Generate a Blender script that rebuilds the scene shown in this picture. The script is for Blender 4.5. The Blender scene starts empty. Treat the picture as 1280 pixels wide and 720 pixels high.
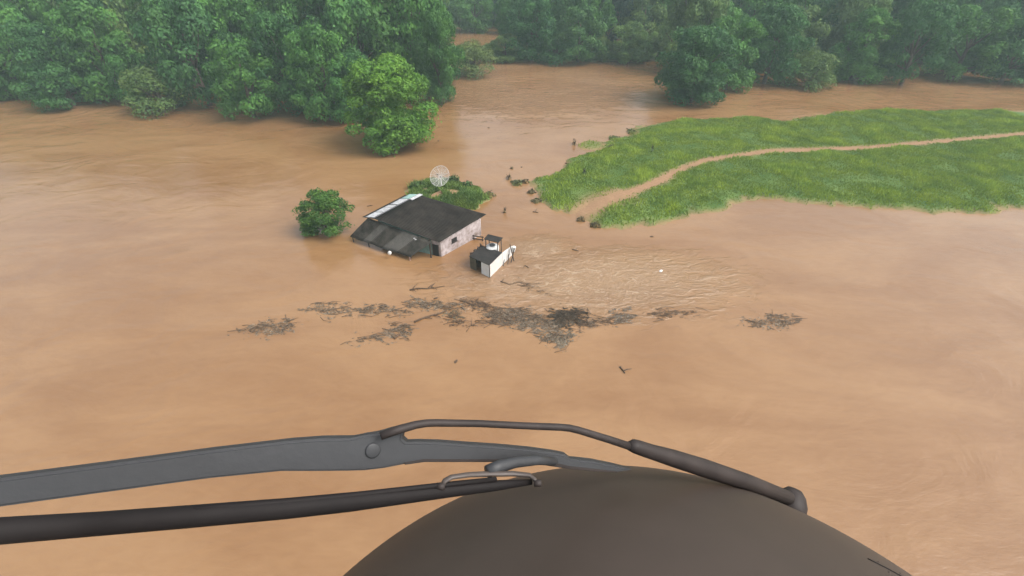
import bpy, bmesh, math, random
import numpy as np
from mathutils import Vector, Matrix, noise

S = bpy.context.scene
COL = S.collection
# ------------------------------------------------------------------ camera
F = 623.0
PITCH = math.radians(36.0)
HC = 28.0
cam = bpy.data.cameras.new('camera'); cam.lens = F/1280*36; cam.sensor_width = 36
cam.clip_start = 0.02; cam.clip_end = 6000
co = bpy.data.objects.new('camera', cam); COL.objects.link(co)
co.location = (0, 0, HC); co.rotation_euler = (math.pi/2-PITCH, 0, 0)
S.camera = co
# ------------------------------------------------------------------ light
SUN_EL, SUN_AZ = math.radians(50), math.radians(112)      # azimuth measured from +Y towards +X
W = bpy.data.worlds.new('World'); S.world = W; W.use_nodes = True
nt = W.node_tree; nt.nodes.clear()
sky = nt.nodes.new('ShaderNodeTexSky'); sky.sky_type = 'NISHITA'; sky.sun_disc = False
sky.sun_elevation = SUN_EL; sky.sun_rotation = SUN_AZ; sky.air_density = 1.0; sky.dust_density = 5.0; sky.ozone_density = 1.0
hs = nt.nodes.new('ShaderNodeHueSaturation'); hs.inputs['Saturation'].default_value = 0.32
bg = nt.nodes.new('ShaderNodeBackground'); bg.inputs[1].default_value = 0.15
wo = nt.nodes.new('ShaderNodeOutputWorld')
nt.links.new(sky.outputs[0], hs.inputs['Color']); nt.links.new(hs.outputs[0], bg.inputs[0]); nt.links.new(bg.outputs[0], wo.inputs[0])
sl = bpy.data.lights.new('sun', 'SUN'); sl.energy = 1.3; sl.angle = math.radians(30); sl.color = (1.0, 0.95, 0.88)
so = bpy.data.objects.new('sun', sl); COL.objects.link(so)
so.rotation_euler = Vector((-math.sin(SUN_AZ)*math.cos(SUN_EL), -math.cos(SUN_AZ)*math.cos(SUN_EL), -math.sin(SUN_EL))).to_track_quat('-Z', 'Y').to_euler()
S.view_settings.view_transform = 'Standard'; S.view_settings.look = 'None'; S.view_settings.gamma = 1
S.view_settings.use_curve_mapping = False
S.view_settings.exposure = 0.88
S.render.engine = 'CYCLES'
S.cycles.max_bounces = 5; S.cycles.diffuse_bounces = 3; S.cycles.glossy_bounces = 2; S.cycles.transmission_bounces = 3
S.cycles.volume_bounces = 0

RNG = np.random.default_rng(7)
random.seed(7)

def at(px, py, z=0.0):
    """where the line of sight of a photo pixel meets height z"""
    dx = (px-640)/F; dy = (360-py)/F
    d = np.array([dx, math.cos(PITCH)+dy*math.sin(PITCH), -math.sin(PITCH)+dy*math.cos(PITCH)])
    t = (HC-z)/-d[2]
    return Vector((d[0]*t, d[1]*t, z))

def dist(px, py, dep):
    dx = (px-640)/F; dy = (360-py)/F
    return Vector((dx*dep, (math.cos(PITCH)+dy*math.sin(PITCH))*dep, HC+(-math.sin(PITCH)+dy*math.cos(PITCH))*dep))

# ------------------------------------------------------------------ materials
def mat(name, base, rough=0.8, var=0.15, scale=4.0, spec=0.3, bump=0.0, bscale=None, metallic=0.0, second=None, coords='Object'):
    m = bpy.data.materials.new(name); m.use_nodes = True
    n = m.node_tree; p = n.nodes['Principled BSDF']
    p.inputs['Roughness'].default_value = rough; p.inputs['Metallic'].default_value = metallic
    p.inputs['Specular IOR Level'].default_value = spec
    tc = n.nodes.new('ShaderNodeTexCoord'); nz = n.nodes.new('ShaderNodeTexNoise')
    nz.inputs['Scale'].default_value = scale; nz.inputs['Detail'].default_value = 6; nz.inputs['Roughness'].default_value = 0.65
    n.links.new(tc.outputs[coords], nz.inputs['Vector'])
    mx = n.nodes.new('ShaderNodeMix'); mx.data_type = 'RGBA'
    a = [c*(1-var) for c in base]; b = [min(1, c*(1+var)) for c in base]
    if second: b = second
    mx.inputs[6].default_value = (*a, 1); mx.inputs[7].default_value = (*b, 1)
    rp = n.nodes.new('ShaderNodeMapRange'); rp.inputs[1].default_value = 0.3; rp.inputs[2].default_value = 0.7
    n.links.new(nz.outputs[0], rp.inputs[0]); n.links.new(rp.outputs[0], mx.inputs[0]); n.links.new(mx.outputs[2], p.inputs['Base Color'])
    if bump:
        bn = n.nodes.new('ShaderNodeBump'); bn.inputs['Strength'].default_value = bump; bn.inputs['Distance'].default_value = 0.05
        n2 = n.nodes.new('ShaderNodeTexNoise'); n2.inputs['Scale'].default_value = bscale or scale*3; n2.inputs['Detail'].default_value = 5
        n.links.new(tc.outputs[coords], n2.inputs['Vector']); n.links.new(n2.outputs[0], bn.inputs['Height']); n.links.new(bn.outputs[0], p.inputs['Normal'])
    return m

def leafmat(name, trans=0.3, vary=0.35, ramp=((0.92, 0.95, 0.95, 1), (1.5, 1.32, 0.95, 1))):
    """foliage: colour of the kind comes from the object's own colour, each leaf tuft differs by its own tint"""
    m = bpy.data.materials.new(name); m.use_nodes = True
    n = m.node_tree; p = n.nodes['Principled BSDF']; out = n.nodes['Material Output']
    p.inputs['Roughness'].default_value = 0.6; p.inputs['Specular IOR Level'].default_value = 0.25
    oi = n.nodes.new('ShaderNodeObjectInfo'); at_ = n.nodes.new('ShaderNodeAttribute'); at_.attribute_name = 'tint'
    mr = n.nodes.new('ShaderNodeMapRange'); mr.inputs[3].default_value = 1-vary; mr.inputs[4].default_value = 1+vary
    n.links.new(at_.outputs['Fac'], mr.inputs[0])
    mu = n.nodes.new('ShaderNodeVectorMath'); mu.operation = 'SCALE'
    n.links.new(oi.outputs['Color'], mu.inputs[0]); n.links.new(mr.outputs[0], mu.inputs['Scale'])
    tc = n.nodes.new('ShaderNodeTexCoord'); nz = n.nodes.new('ShaderNodeTexNoise'); nz.inputs['Scale'].default_value = 0.5; nz.inputs['Detail'].default_value = 3
    n.links.new(tc.outputs['Object'], nz.inputs['Vector'])
    mx = n.nodes.new('ShaderNodeMix'); mx.data_type = 'RGBA'; mx.blend_type = 'MULTIPLY'; mx.inputs[0].default_value = 1
    cr = n.nodes.new('ShaderNodeValToRGB'); cr.color_ramp.elements[0].position = 0.35; cr.color_ramp.elements[1].position = 0.65
    cr.color_ramp.elements[0].color = ramp[0]; cr.color_ramp.elements[1].color = ramp[1]
    n.links.new(nz.outputs[0], cr.inputs[0]); n.links.new(mu.outputs[0], mx.inputs[6]); n.links.new(cr.outputs[0], mx.inputs[7])
    n.links.new(mx.outputs[2], p.inputs['Base Color'])
    tr = n.nodes.new('ShaderNodeBsdfTranslucent'); n.links.new(mx.outputs[2], tr.inputs[0])
    ms = n.nodes.new('ShaderNodeMixShader'); ms.inputs[0].default_value = trans
    n.links.new(p.outputs[0], ms.inputs[1]); n.links.new(tr.outputs[0], ms.inputs[2]); n.links.new(ms.outputs[0], out.inputs[0])
    return m

M_LEAF = leafmat('leaf')
M_GRASS = leafmat('grass_blade', 0.25, 0.3)
M_BARK = mat('bark', (0.09, 0.07, 0.055), 0.9, 0.4, 3, bump=0.5)
M_WOOD = mat('wet_wood', (0.095, 0.058, 0.035), 0.75, 0.4, 5, bump=0.4)
M_POST = mat('old_post', (0.05, 0.035, 0.028), 0.85, 0.3, 6)

# ------------------------------------------------------------------ mesh helpers
def tag(o, label=None, cat=None, group=None, kind=None):
    if label: o['label'] = label
    if cat: o['category'] = cat
    if group: o['group'] = group
    if kind: o['kind'] = kind
    return o

def empty(name, loc, rz=0.0):
    o = bpy.data.objects.new(name, None); COL.objects.link(o); o.location = loc; o.rotation_euler = (0, 0, rz); o.empty_display_size = 0.3
    return o

def fast(name, V, Fq, material, tint=None, parent=None, smooth=False, nside=4):
    """mesh from numpy arrays, every face has nside corners"""
    me = bpy.data.meshes.new(name)
    nv, nf = len(V), len(Fq)
    me.vertices.add(nv); me.vertices.foreach_set('co', np.asarray(V, dtype=np.float32).ravel())
    me.loops.add(nf*nside); me.loops.foreach_set('vertex_index', np.asarray(Fq, dtype=np.int32).ravel())
    me.polygons.add(nf); me.polygons.foreach_set('loop_start', np.arange(0, nf*nside, nside, dtype=np.int32))
    me.update(calc_edges=True)
    if smooth: me.polygons.foreach_set('use_smooth', np.ones(nf, dtype=bool))
    if tint is not None:
        a = me.attributes.new('tint', 'FLOAT', 'FACE'); a.data.foreach_set('value', np.asarray(tint, dtype=np.float32))
    me.materials.append(material)
    o = bpy.data.objects.new(name, me); COL.objects.link(o)
    if parent: o.parent = parent
    return o

class MB:
    def __init__(s): s.bm = bmesh.new()
    def box(s, c, size, rot=None, bevel=0.0):
        r = bmesh.ops.create_cube(s.bm, size=1.0)
        M = Matrix.Translation(c) @ (rot.to_4x4() if rot else Matrix.Identity(4)) @ Matrix.Diagonal((*size, 1))
        bmesh.ops.transform(s.bm, matrix=M, verts=r['verts'])
        if bevel:
            es = list({e for v in r['verts'] for e in v.link_edges})
            bmesh.ops.bevel(s.bm, geom=es, offset=bevel, segments=2, affect='EDGES')
        return s
    def slab(s, pts, thick, up=None):
        """solid between a polygon and the same polygon pushed down by thick"""
        pts = [Vector(p) for p in pts]
        n = (pts[1]-pts[0]).cross(pts[2]-pts[0]).normalized()
        if n.z < 0: n = -n
        if up is not None: n = up
        a = [s.bm.verts.new(p) for p in pts]; b = [s.bm.verts.new(p-n*thick) for p in pts]
        s.bm.faces.new(a); s.bm.faces.new(b[::-1])
        k = len(pts)
        for i in range(k): s.bm.faces.new((a[i], b[i], b[(i+1) % k], a[(i+1) % k]))
        return s
    def tube(s, pts, rad, seg=8, caps=True, flat=1.0, upv=None):
        pts = [Vector(p) for p in pts]
        if not hasattr(rad, '__len__'): rad = [rad]*len(pts)
        rings = []; prev = None
        for i, p in enumerate(pts):
            t = (pts[min(i+1, len(pts)-1)]-pts[max(i-1, 0)]).normalized()
            if upv is not None:
                x = t.cross(upv).normalized()
            elif prev is None:
                x = t.orthogonal().normalized()
            else:
                x = (prev-t*prev.dot(t)).normalized()
            prev = x; y = t.cross(x)
            rings.append([s.bm.verts.new(p+(x*math.cos(2*math.pi*k/seg)+y*math.sin(2*math.pi*k/seg)*flat)*rad[i]) for k in range(seg)])
        for a, b in zip(rings, rings[1:]):
            for k in range(seg): s.bm.faces.new((a[k], a[(k+1) % seg], b[(k+1) % seg], b[k]))
        if caps: s.bm.faces.new(rings[0][::-1]); s.bm.faces.new(rings[-1])
        return s
    def build(s, name, material, parent=None, smooth=False):
        bmesh.ops.recalc_face_normals(s.bm, faces=s.bm.faces)
        me = bpy.data.meshes.new(name); s.bm.to_mesh(me); s.bm.free(); me.materials.append(material)
        if smooth: me.polygons.foreach_set('use_smooth', [True]*len(me.polygons))
        o = bpy.data.objects.new(name, me); COL.objects.link(o)
        if parent: o.parent = parent; o.matrix_parent_inverse = Matrix.Translation(-parent.location) if parent.rotation_euler.z == 0 else parent.matrix_basis.inverted()
        return o

def copy_tree(o, parent=None):
    c = o.copy(); COL.objects.link(c); c.parent = parent
    for ch in o.children: copy_tree(ch, c)
    return c

# ------------------------------------------------------------------ terrain
def sdf(poly, X, Y):
    """signed distance, positive inside"""
    d = np.full(X.shape, 1e9); ins = np.zeros(X.shape, bool)
    n = len(poly)
    for i in range(n):
        ax, ay = poly[i][0], poly[i][1]; bx, by = poly[(i+1) % n][0], poly[(i+1) % n][1]
        ex, ey = bx-ax, by-ay
        t = np.clip(((X-ax)*ex+(Y-ay)*ey)/(ex*ex+ey*ey+1e-9), 0, 1)
        d = np.minimum(d, np.hypot(X-ax-t*ex, Y-ay-t*ey))
        c = ((ay > Y) != (by > Y)) & (X < (bx-ax)*(Y-ay)/(by-ay+1e-12)+ax)
        ins ^= c
    return np.where(ins, d, -d)

def linedist(line, X, Y):
    d = np.full(X.shape, 1e9)
    for a, b in zip(line, line[1:]):
        ex, ey = b[0]-a[0], b[1]-a[1]
        t = np.clip(((X-a[0])*ex+(Y-a[1])*ey)/(ex*ex+ey*ey), 0, 1)
        d = np.minimum(d, np.hypot(X-a[0]-t*ex, Y-a[1]-t*ey))
    return d

def nz2(X, Y, s, seed=0.0):
    out = np.empty(X.size)
    xf, yf = X.ravel()*s, Y.ravel()*s
    for i in range(X.size): out[i] = noise.noise((xf[i], yf[i], seed))
    return out.reshape(X.shape)

BANK = [at(*p) for p in [(667, 226), (690, 213), (716, 198), (738, 190), (764, 178), (780, 172), (800, 158), (818, 153), (842, 152), (900, 147), (980, 150), (1080, 138), (1200, 140), (1500, 132),
                         (1560, 270), (1300, 262), (1180, 268), (1060, 258), (960, 252), (900, 262), (856, 272), (835, 276), (815, 285), (780, 285), (745, 279), (722, 268), (690, 261), (676, 252)]]
ISLET = [at(*p) for p in [(722, 181), (735, 175), (757, 178), (754, 187), (728, 188)]]
MOUND = [at(*p) for p in [(505, 246), (512, 234), (530, 227), (560, 226), (590, 234), (606, 248), (602, 260), (560, 268), (520, 262)]]
PATH = [at(*p) for p in [(712, 276), (740, 262), (775, 249), (806, 239), (826, 230), (842, 220), (880, 206), (960, 194), (1080, 190), (1240, 176), (1500, 150)]]

xs = np.unique(np.concatenate([np.linspace(-2600, -300, 16), np.linspace(-300, -110, 20), np.linspace(-110, -16, 60), np.arange(-16, 90, 0.5), np.linspace(90, 300, 50), np.linspace(300, 2600, 16)]))
ys = np.unique(np.concatenate([np.linspace(-2600, -60, 16), np.linspace(-60, 44, 30), np.arange(44, 104, 0.5), np.linspace(104, 180, 50), np.linspace(180, 420, 60), np.linspace(420, 2600, 16)]))
GX, GY = np.meshgrid(xs, ys)
N1 = nz2(GX, GY, 0.22, 1.0); N2 = nz2(GX, GY, 0.9, 2.0); N3 = nz2(GX, GY, 0.02, 3.0)
sd = sdf(BANK, GX, GY)+N1*1.3+N2*0.9
sm = sdf(MOUND, GX, GY)+N1*1.6+N2*1.0
si = sdf(ISLET, GX, GY)+N2*0.5
pd = linedist(PATH, GX, GY)+N2*0.25+N1*0.25
def rise(s, k, top): return np.clip(s*k, -1.4, 0)+top*(1-np.exp(-np.clip(s, 0, None)*k/top))
hb = rise(sd, 0.32, 0.75)+np.where(sd > 0.4, N2*0.07+N1*0.1, 0)
hm = rise(sm, 0.5, 0.8)
hi = rise(si, 0.3, 0.25)
far = np.clip((GY-178)*0.10, -1.4, None); far = np.minimum(far, 60)+np.where(far > 0, N3*6, 0)
side = np.clip((np.abs(GX)-260)*0.08, -1.4, 40)
back = np.clip((-GY-220)*0.06, -1.4, 40)
row = rise(6-np.abs(GY-143-np.where(GX > 0, 0, 4))+N1*2, 0.25, 0.5); row = np.where((GX > -2), row, -1.4)
GZ = np.maximum.reduce([hb, hm, hi, far, side, back, row, np.full(GX.shape, -1.4)])
pw = 1/(1+np.exp((pd-0.85)/0.18))*(sd > -0.5)
pw = np.maximum(pw, 1/(1+np.exp((pd-1.9)/0.5))*(np.hypot(GX-BANK[25][0]-2, GY-BANK[25][1]) < 7)*(sd > -1))
ms_ = sm
soil_c = at(553, 241, 0.8)
soil = np.exp(-((GX-soil_c.x+N2*1.2)/2.3)**2-((GY-soil_c.y+N1*2.0)/1.1)**2)*(0.95+N2*2.0)
shore = np.clip(1-np.abs(GZ)/0.28, 0, 1)
mud = np.clip(np.maximum.reduce([pw, soil*1.4*(sm > -1), shore*0.8]), 0, 1)
GZ = GZ-pw*0.10
ny, nx = GX.shape
idx = np.arange(nx*ny).reshape(ny, nx)
Fq = np.stack([idx[:-1, :-1], idx[:-1, 1:], idx[1:, 1:], idx[1:, :-1]], -1).reshape(-1, 4)
V = np.stack([GX, GY, GZ], -1).reshape(-1, 3)

mg = bpy.data.materials.new('ground_soil'); mg.use_nodes = True
n = mg.node_tree; p = n.nodes['Principled BSDF']; p.inputs['Roughness'].default_value = 0.9; p.inputs['Specular IOR Level'].default_value = 0.2
tc = n.nodes.new('ShaderNodeTexCoord')
na = n.nodes.new('ShaderNodeTexNoise'); na.inputs['Scale'].default_value = 0.35; na.inputs['Detail'].default_value = 8
nb = n.nodes.new('ShaderNodeTexNoise'); nb.inputs['Scale'].default_value = 3.0; nb.inputs['Detail'].default_value = 8
n.links.new(tc.outputs['Object'], na.inputs[0]); n.links.new(tc.outputs['Object'], nb.inputs[0])
g = n.nodes.new('ShaderNodeMix'); g.data_type = 'RGBA'; g.inputs[6].default_value = (0.055, 0.115, 0.028, 1); g.inputs[7].default_value = (0.115, 0.18, 0.045, 1)
r1 = n.nodes.new('ShaderNodeMapRange'); r1.inputs[1].default_value = 0.35; r1.inputs[2].default_value = 0.65
n.links.new(na.outputs[0], r1.inputs[0]); n.links.new(r1.outputs[0], g.inputs[0])
s_ = n.nodes.new('ShaderNodeMix'); s_.data_type = 'RGBA'; s_.inputs[6].default_value = (0.22, 0.12, 0.065, 1); s_.inputs[7].default_value = (0.36, 0.22, 0.13, 1)
n.links.new(nb.outputs[0], s_.inputs[0])
fa = n.nodes.new('ShaderNodeAttribute'); fa.attribute_name = 'mud'
fm = n.nodes.new('ShaderNodeMix'); fm.data_type = 'RGBA'
n.links.new(fa.outputs['Fac'], fm.inputs[0]); n.links.new(g.outputs[2], fm.inputs[6]); n.links.new(s_.outputs[2], fm.inputs[7]); n.links.new(fm.outputs[2], p.inputs['Base Color'])
bn = n.nodes.new('ShaderNodeBump'); bn.inputs['Strength'].default_value = 0.5; bn.inputs['Distance'].default_value = 0.1; n.links.new(nb.outputs[0], bn.inputs['Height']); n.links.new(bn.outputs[0], p.inputs['Normal'])
ground = fast('ground', V, Fq, mg, smooth=True); tag(ground, kind='structure')
a = ground.data.attributes.new('mud', 'FLOAT', 'POINT'); a.data.foreach_set('value', mud.ravel().astype(np.float32))

def gheight(x, y):
    """height of the ground sheet"""
    i = np.clip(np.searchsorted(xs, x)-1, 0, nx-2); j = np.clip(np.searchsorted(ys, y)-1, 0, ny-2)
    u = (x-xs[i])/(xs[i+1]-xs[i]); v = (y-ys[j])/(ys[j+1]-ys[j])
    def L(A): return A[j, i]*(1-u)*(1-v)+A[j, i+1]*u*(1-v)+A[j+1, i]*(1-u)*v+A[j+1, i+1]*u*v
    return L(GZ), L(mud)

# ------------------------------------------------------------------ flood water
mw = bpy.data.materials.new('silty_water'); mw.use_nodes = True
n = mw.node_tree; p = n.nodes['Principled BSDF']; p.inputs['IOR'].default_value = 1.45; p.inputs['Specular IOR Level'].default_value = 0.85
tc = n.nodes.new('ShaderNodeTexCoord')
def math_(op, a, b=None, c=None):
    m = n.nodes.new('ShaderNodeMath'); m.operation = op
    for i, v in enumerate((a, b, c)):
        if v is None: continue
        if isinstance(v, (int, float)): m.inputs[i].default_value = v
        else: n.links.new(v, m.inputs[i])
    return m.outputs[0]
def mapping(rot, sc, src=None):
    m = n.nodes.new('ShaderNodeMapping'); m.inputs['Rotation'].default_value = (0, 0, rot); m.inputs['Scale'].default_value = sc
    n.links.new(src or tc.outputs['Object'], m.inputs[0]); return m.outputs[0]
def noise_(vec, scale, det=5, rough=0.55, dist_=0.0):
    m = n.nodes.new('ShaderNodeTexNoise'); m.inputs['Scale'].default_value = scale; m.inputs['Detail'].default_value = det
    m.inputs['Roughness'].default_value = rough; m.inputs['Distortion'].default_value = dist_; n.links.new(vec, m.inputs[0]); return m.outputs[0]
def rng(v, a, b, c=0.0, d=1.0, smooth=True):
    m = n.nodes.new('ShaderNodeMapRange'); m.inputs[1].default_value = a; m.inputs[2].default_value = b; m.inputs[3].default_value = c; m.inputs[4].default_value = d
    if smooth: m.interpolation_type = 'SMOOTHSTEP'
    n.links.new(v, m.inputs[0]); return m.outputs[0]
def spot(cx, cy, rx, ry, rot=0.0):
    """1 inside a soft ellipse on the water, 0 outside"""
    m = n.nodes.new('ShaderNodeMapping'); m.vector_type = 'TEXTURE'
    m.inputs['Location'].default_value = (cx, cy, 0); m.inputs['Rotation'].default_value = (0, 0, rot); m.inputs['Scale'].default_value = (rx, ry, 1)
    n.links.new(tc.outputs['Object'], m.inputs[0])
    l = n.nodes.new('ShaderNodeVectorMath'); l.operation = 'LENGTH'; n.links.new(m.outputs[0], l.inputs[0])
    return rng(math_('ADD', l.outputs['Value'], math_('MULTIPLY', math_('SUBTRACT', mid, 0.5), 1.6)), 1.05, 0.2)
big = noise_(mapping(0.3, (1, 2.2, 1)), 0.045, 5, 0.6, 0.6)
mid = noise_(mapping(-0.2, (1, 2.6, 1)), 0.5, 6, 0.6, 1.2)
cm = n.nodes.new('ShaderNodeMix'); cm.data_type = 'RGBA'; cm.inputs[6].default_value = (0.222, 0.112, 0.045, 1); cm.inputs[7].default_value = (0.300, 0.170, 0.078, 1)
n.links.new(math_('ADD', math_('MULTIPLY', rng(big, 0.35, 0.65), 0.7), math_('MULTIPLY', rng(mid, 0.30, 0.70), 0.18)), cm.inputs[0])
# broken current right of the house, and where it pours over the drowned yard
c1 = at(735, 350); c2 = at(668, 312); c3 = at(650, 355); c4 = at(655, 100)
rapid = math_('MAXIMUM', math_('MAXIMUM', spot(c1.x, c1.y, 17, 7), spot(c2.x, c2.y, 4.6, 3.4, 0.6)), spot(c3.x, c3.y, 5, 2.0, -0.25))
fo = noise_(mapping(-0.25, (1, 1.7, 1)), 0.55, 8, 0.66, 0.9)
foam = math_('MULTIPLY', math_('ADD', math_('MULTIPLY', rng(fo, 0.47, 0.85), 0.75), 0.22), rapid)
fm = n.nodes.new('ShaderNodeMix'); fm.data_type = 'RGBA'; fm.inputs[7].default_value = (0.47, 0.34, 0.22, 1)
n.links.new(math_('MULTIPLY', foam, 0.85), fm.inputs[0]); n.links.new(cm.outputs[2], fm.inputs[6]); n.links.new(fm.outputs[2], p.inputs['Base Color'])
n.links.new(math_('ADD', math_('MULTIPLY', foam, 0.3), 0.15), p.inputs['Roughness'])
rip = noise_(mapping(0.1, (1, 3.0, 1)), 1.1, 5, 0.6, 0.4)
chop = noise_(mapping(-0.2, (1, 2.0, 1)), 1.5, 6, 0.65, 1.5)
farrip = math_('MULTIPLY', spot(c4.x, c4.y, 22, 26), noise_(mapping(-0.12, (0.16, 1.0, 1)), 0.9, 4, 0.6, 0.5))
sw = noise_(mapping(0.0, (1, 1.6, 1)), 0.12, 4, 0.5, 1.5)
hgt = math_('ADD', math_('ADD', math_('MULTIPLY', rip, 0.04), math_('MULTIPLY', sw, 0.3)), math_('ADD', math_('MULTIPLY', math_('MULTIPLY', chop, rapid), 0.55), math_('MULTIPLY', farrip, 0.9)))
bn = n.nodes.new('ShaderNodeBump'); bn.inputs['Strength'].default_value = 0.6; bn.inputs['Distance'].default_value = 1.0
n.links.new(hgt, bn.inputs['Height']); n.links.new(bn.outputs[0], p.inputs['Normal'])
wx, wy = np.meshgrid(np.linspace(-1200, 1200, 25), np.linspace(-1200, 600, 19))
wi = np.arange(wx.size).reshape(wx.shape)
water = fast('flood_water', np.stack([wx, wy, np.zeros_like(wx)], -1).reshape(-1, 3), np.stack([wi[:-1, :-1], wi[:-1, 1:], wi[1:, 1:], wi[1:, :-1]], -1).reshape(-1, 4), mw)
tag(water, kind='structure')

# ------------------------------------------------------------------ haze
mh = bpy.data.materials.new('haze'); mh.use_nodes = True; mh.node_tree.nodes.remove(mh.node_tree.nodes['Principled BSDF'])
pv = mh.node_tree.nodes.new('ShaderNodeVolumePrincipled'); pv.inputs['Color'].default_value = (0.70, 0.90, 0.90, 1); pv.inputs['Density'].default_value = 0.0008
mh.node_tree.links.new(pv.outputs[0], mh.node_tree.nodes['Material Output'].inputs['Volume'])
hz = MB().box((0, 0, 52), (5400, 5400, 108)).build('haze', mh); tag(hz, kind='stuff')

# ------------------------------------------------------------------ trees
def crown_mesh(seed, nleaf, leaf, kind='round'):
    """crown about 10 wide and 10 tall, standing on z=0; leaves spread over many uneven lobes"""
    r = np.random.default_rng(seed)
    lobes = []
    nl = {'round': 34, 'tall': 38, 'loose': 24, 'low': 30, 'fine': 46, 'dome': 95}[kind]
    for i in range(nl):
        u = r.random(); ang = r.random()*2*math.pi
        if kind == 'tall': z = 0.8+8.0*u; R = 3.7*math.sin(math.pi*(0.12+0.80*u))**0.6
        elif kind == 'loose': z = 2.0+6.6*u; R = 4.0*math.sin(math.pi*(0.12+0.76*u))**0.5
        elif kind == 'dome':
            z = 0.7+8.1*u**1.05; R = 4.15*math.sqrt(max(0.05, 1-((z-3.9)/5.3)**2)); R = R*(0.9 if i < 68 else 0.35)/0.95
        elif kind == 'low': z = 0.5+6.2*u; R = 4.0*math.cos(0.45*math.pi*u)**0.7
        else: z = 1.0+7.3*u; R = 4.0*math.sin(math.pi*(0.2+0.70*u))**0.55
        R *= (0.5+0.5*r.random()**0.5)*(0.85+0.3*r.random())
        s = (0.7+0.9*r.random())*{'round': 1.2, 'tall': 1.15, 'loose': 1.15, 'low': 1.3, 'fine': 0.95, 'dome': 0.82}[kind]
        lobes.append((R*math.cos(ang), R*math.sin(ang), z, s, s*(0.62+0.25*r.random())))
    L = np.array(lobes); w = L[:, 3]**2; w /= w.sum()
    k = r.choice(nl, nleaf, p=w)
    d = r.normal(size=(nleaf, 3)); d /= np.linalg.norm(d, axis=1)[:, None]
    low = d[:, 2] < -0.2; d[low & (r.random(nleaf) < 0.6), 2] *= -1
    rad = 0.72+0.28*r.random(nleaf)**0.6
    # ragged lobe surface
    rad *= 1+0.22*np.sin(d[:, 0]*5+L[k, 0]*3)*np.sin(d[:, 1]*6+L[k, 1]*2)
    c = L[k, :3]+d*np.stack([L[k, 3], L[k, 3], L[k, 4]], 1)*rad[:, None]
    stray = r.random(nleaf) < 0.05
    c[stray] += r.normal(size=(stray.sum(), 3))*0.35
    c[:, 2] = np.maximum(c[:, 2], 0.12)
    nrm = d+r.normal(size=(nleaf, 3))*0.55; nrm /= np.linalg.norm(nrm, axis=1)[:, None]
    t = np.cross(nrm, r.normal(size=(nleaf, 3))); t /= np.linalg.norm(t, axis=1)[:, None]
    b = np.cross(nrm, t)
    sz = leaf*(0.6+0.8*r.random(nleaf))[:, None]
    V = np.stack([c-t*sz*0.5, c+b*sz*0.30+nrm*sz*0.1, c+t*sz*0.5, c-b*sz*0.30+nrm*sz*0.1], 1).reshape(-1, 3)
    Fq = np.arange(nleaf*4).reshape(-1, 4)
    lt = r.random(nl)
    tint = np.clip(0.45*r.random(nleaf)+0.55*lt[k], 0, 1)
    return V, Fq, tint, L

def make_tree(name, seed, nleaf, leaf, kind):
    V, Fq, tint, L = crown_mesh(seed, nleaf, leaf, kind)
    root = empty(name, (0, 0, 0))
    fast('crown', V, Fq, M_LEAF, tint, root)
    r = random.Random(seed)
    tb = MB()
    top = Vector((r.uniform(-.4, .4), r.uniform(-.4, .4), 6.5))
    tb.tube([(0, 0, -1.6), (0.1, 0, 0.3), (top.x*.4, top.y*.4, 2.2), (top.x*.8, top.y*.6, 4.5), top], [0.42, 0.33, 0.27, 0.17, 0.06], 8)
    for l in L[np.argsort(-L[:, 3])][:11]:
        e = Vector(l[:3]); h = min(4.5, max(0.9, e.z*0.5)); b = Vector((top.x*h/6.5, top.y*h/6.5, h))
        tb.tube([b, b.lerp(e, 0.5)+Vector((0, 0, -0.25)), e], [0.15, 0.09, 0.03], 6)
    tb.build('trunk', M_BARK, root, True)
    return root

KINDS = {}
for kname, sd_, nl_, lf_, kd_ in [('round', 11, 17000, 0.32, 'dome'), ('dense', 12, 17000, 0.32, 'dome'), ('tall', 13, 12000, 0.36, 'tall'), ('loose', 14, 7000, 0.36, 'loose'),
                                  ('low', 15, 9000, 0.34, 'low'), ('round_b', 16, 14000, 0.34, 'fine'), ('tall_b', 17, 11000, 0.38, 'tall')]:
    KINDS[kname] = (sd_, nl_, lf_, kd_)
PROTO = {}
def plant(kind, x, y, w, h, color, label, name='broadleaf_tree', group=None, z=None, rz=None, cat='tree'):
    if kind not in PROTO:
        root = make_tree(name, *KINDS[kind]); PROTO[kind] = root
    else:
        root = copy_tree(PROTO[kind])
        if name != 'broadleaf_tree' or root.name.split('.')[0] != name: root.name = name
    if z is None:
        z = max(0.0, float(gheight(np.array([x]), np.array([y]))[0][0]))
    root.location = (x, y, z-0.05); root.scale = (w/9.6, w/9.6*random.uniform(0.9, 1.05), h/9.3)
    root.rotation_euler = (0, 0, random.uniform(0, 6.28) if rz is None else rz)
    tag(root, label, cat)
    if 'group' in root: del root['group']
    if group: root['group'] = group
    for ch in root.children:
        if ch.name.startswith('crown'): ch.color = (*color, 1)
    return root

LIGHT = (0.095, 0.22, 0.032); MIDG = (0.068, 0.185, 0.044); DARK = (0.044, 0.130, 0.044); GREY = (0.092, 0.165, 0.055); PALE = (0.11, 0.20, 0.065)
def P(px, py, kind, w, h, col, label, **k):
    c = at(px, py); return plant(kind, c.x, c.y, w, h, col, label, **k)

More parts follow.
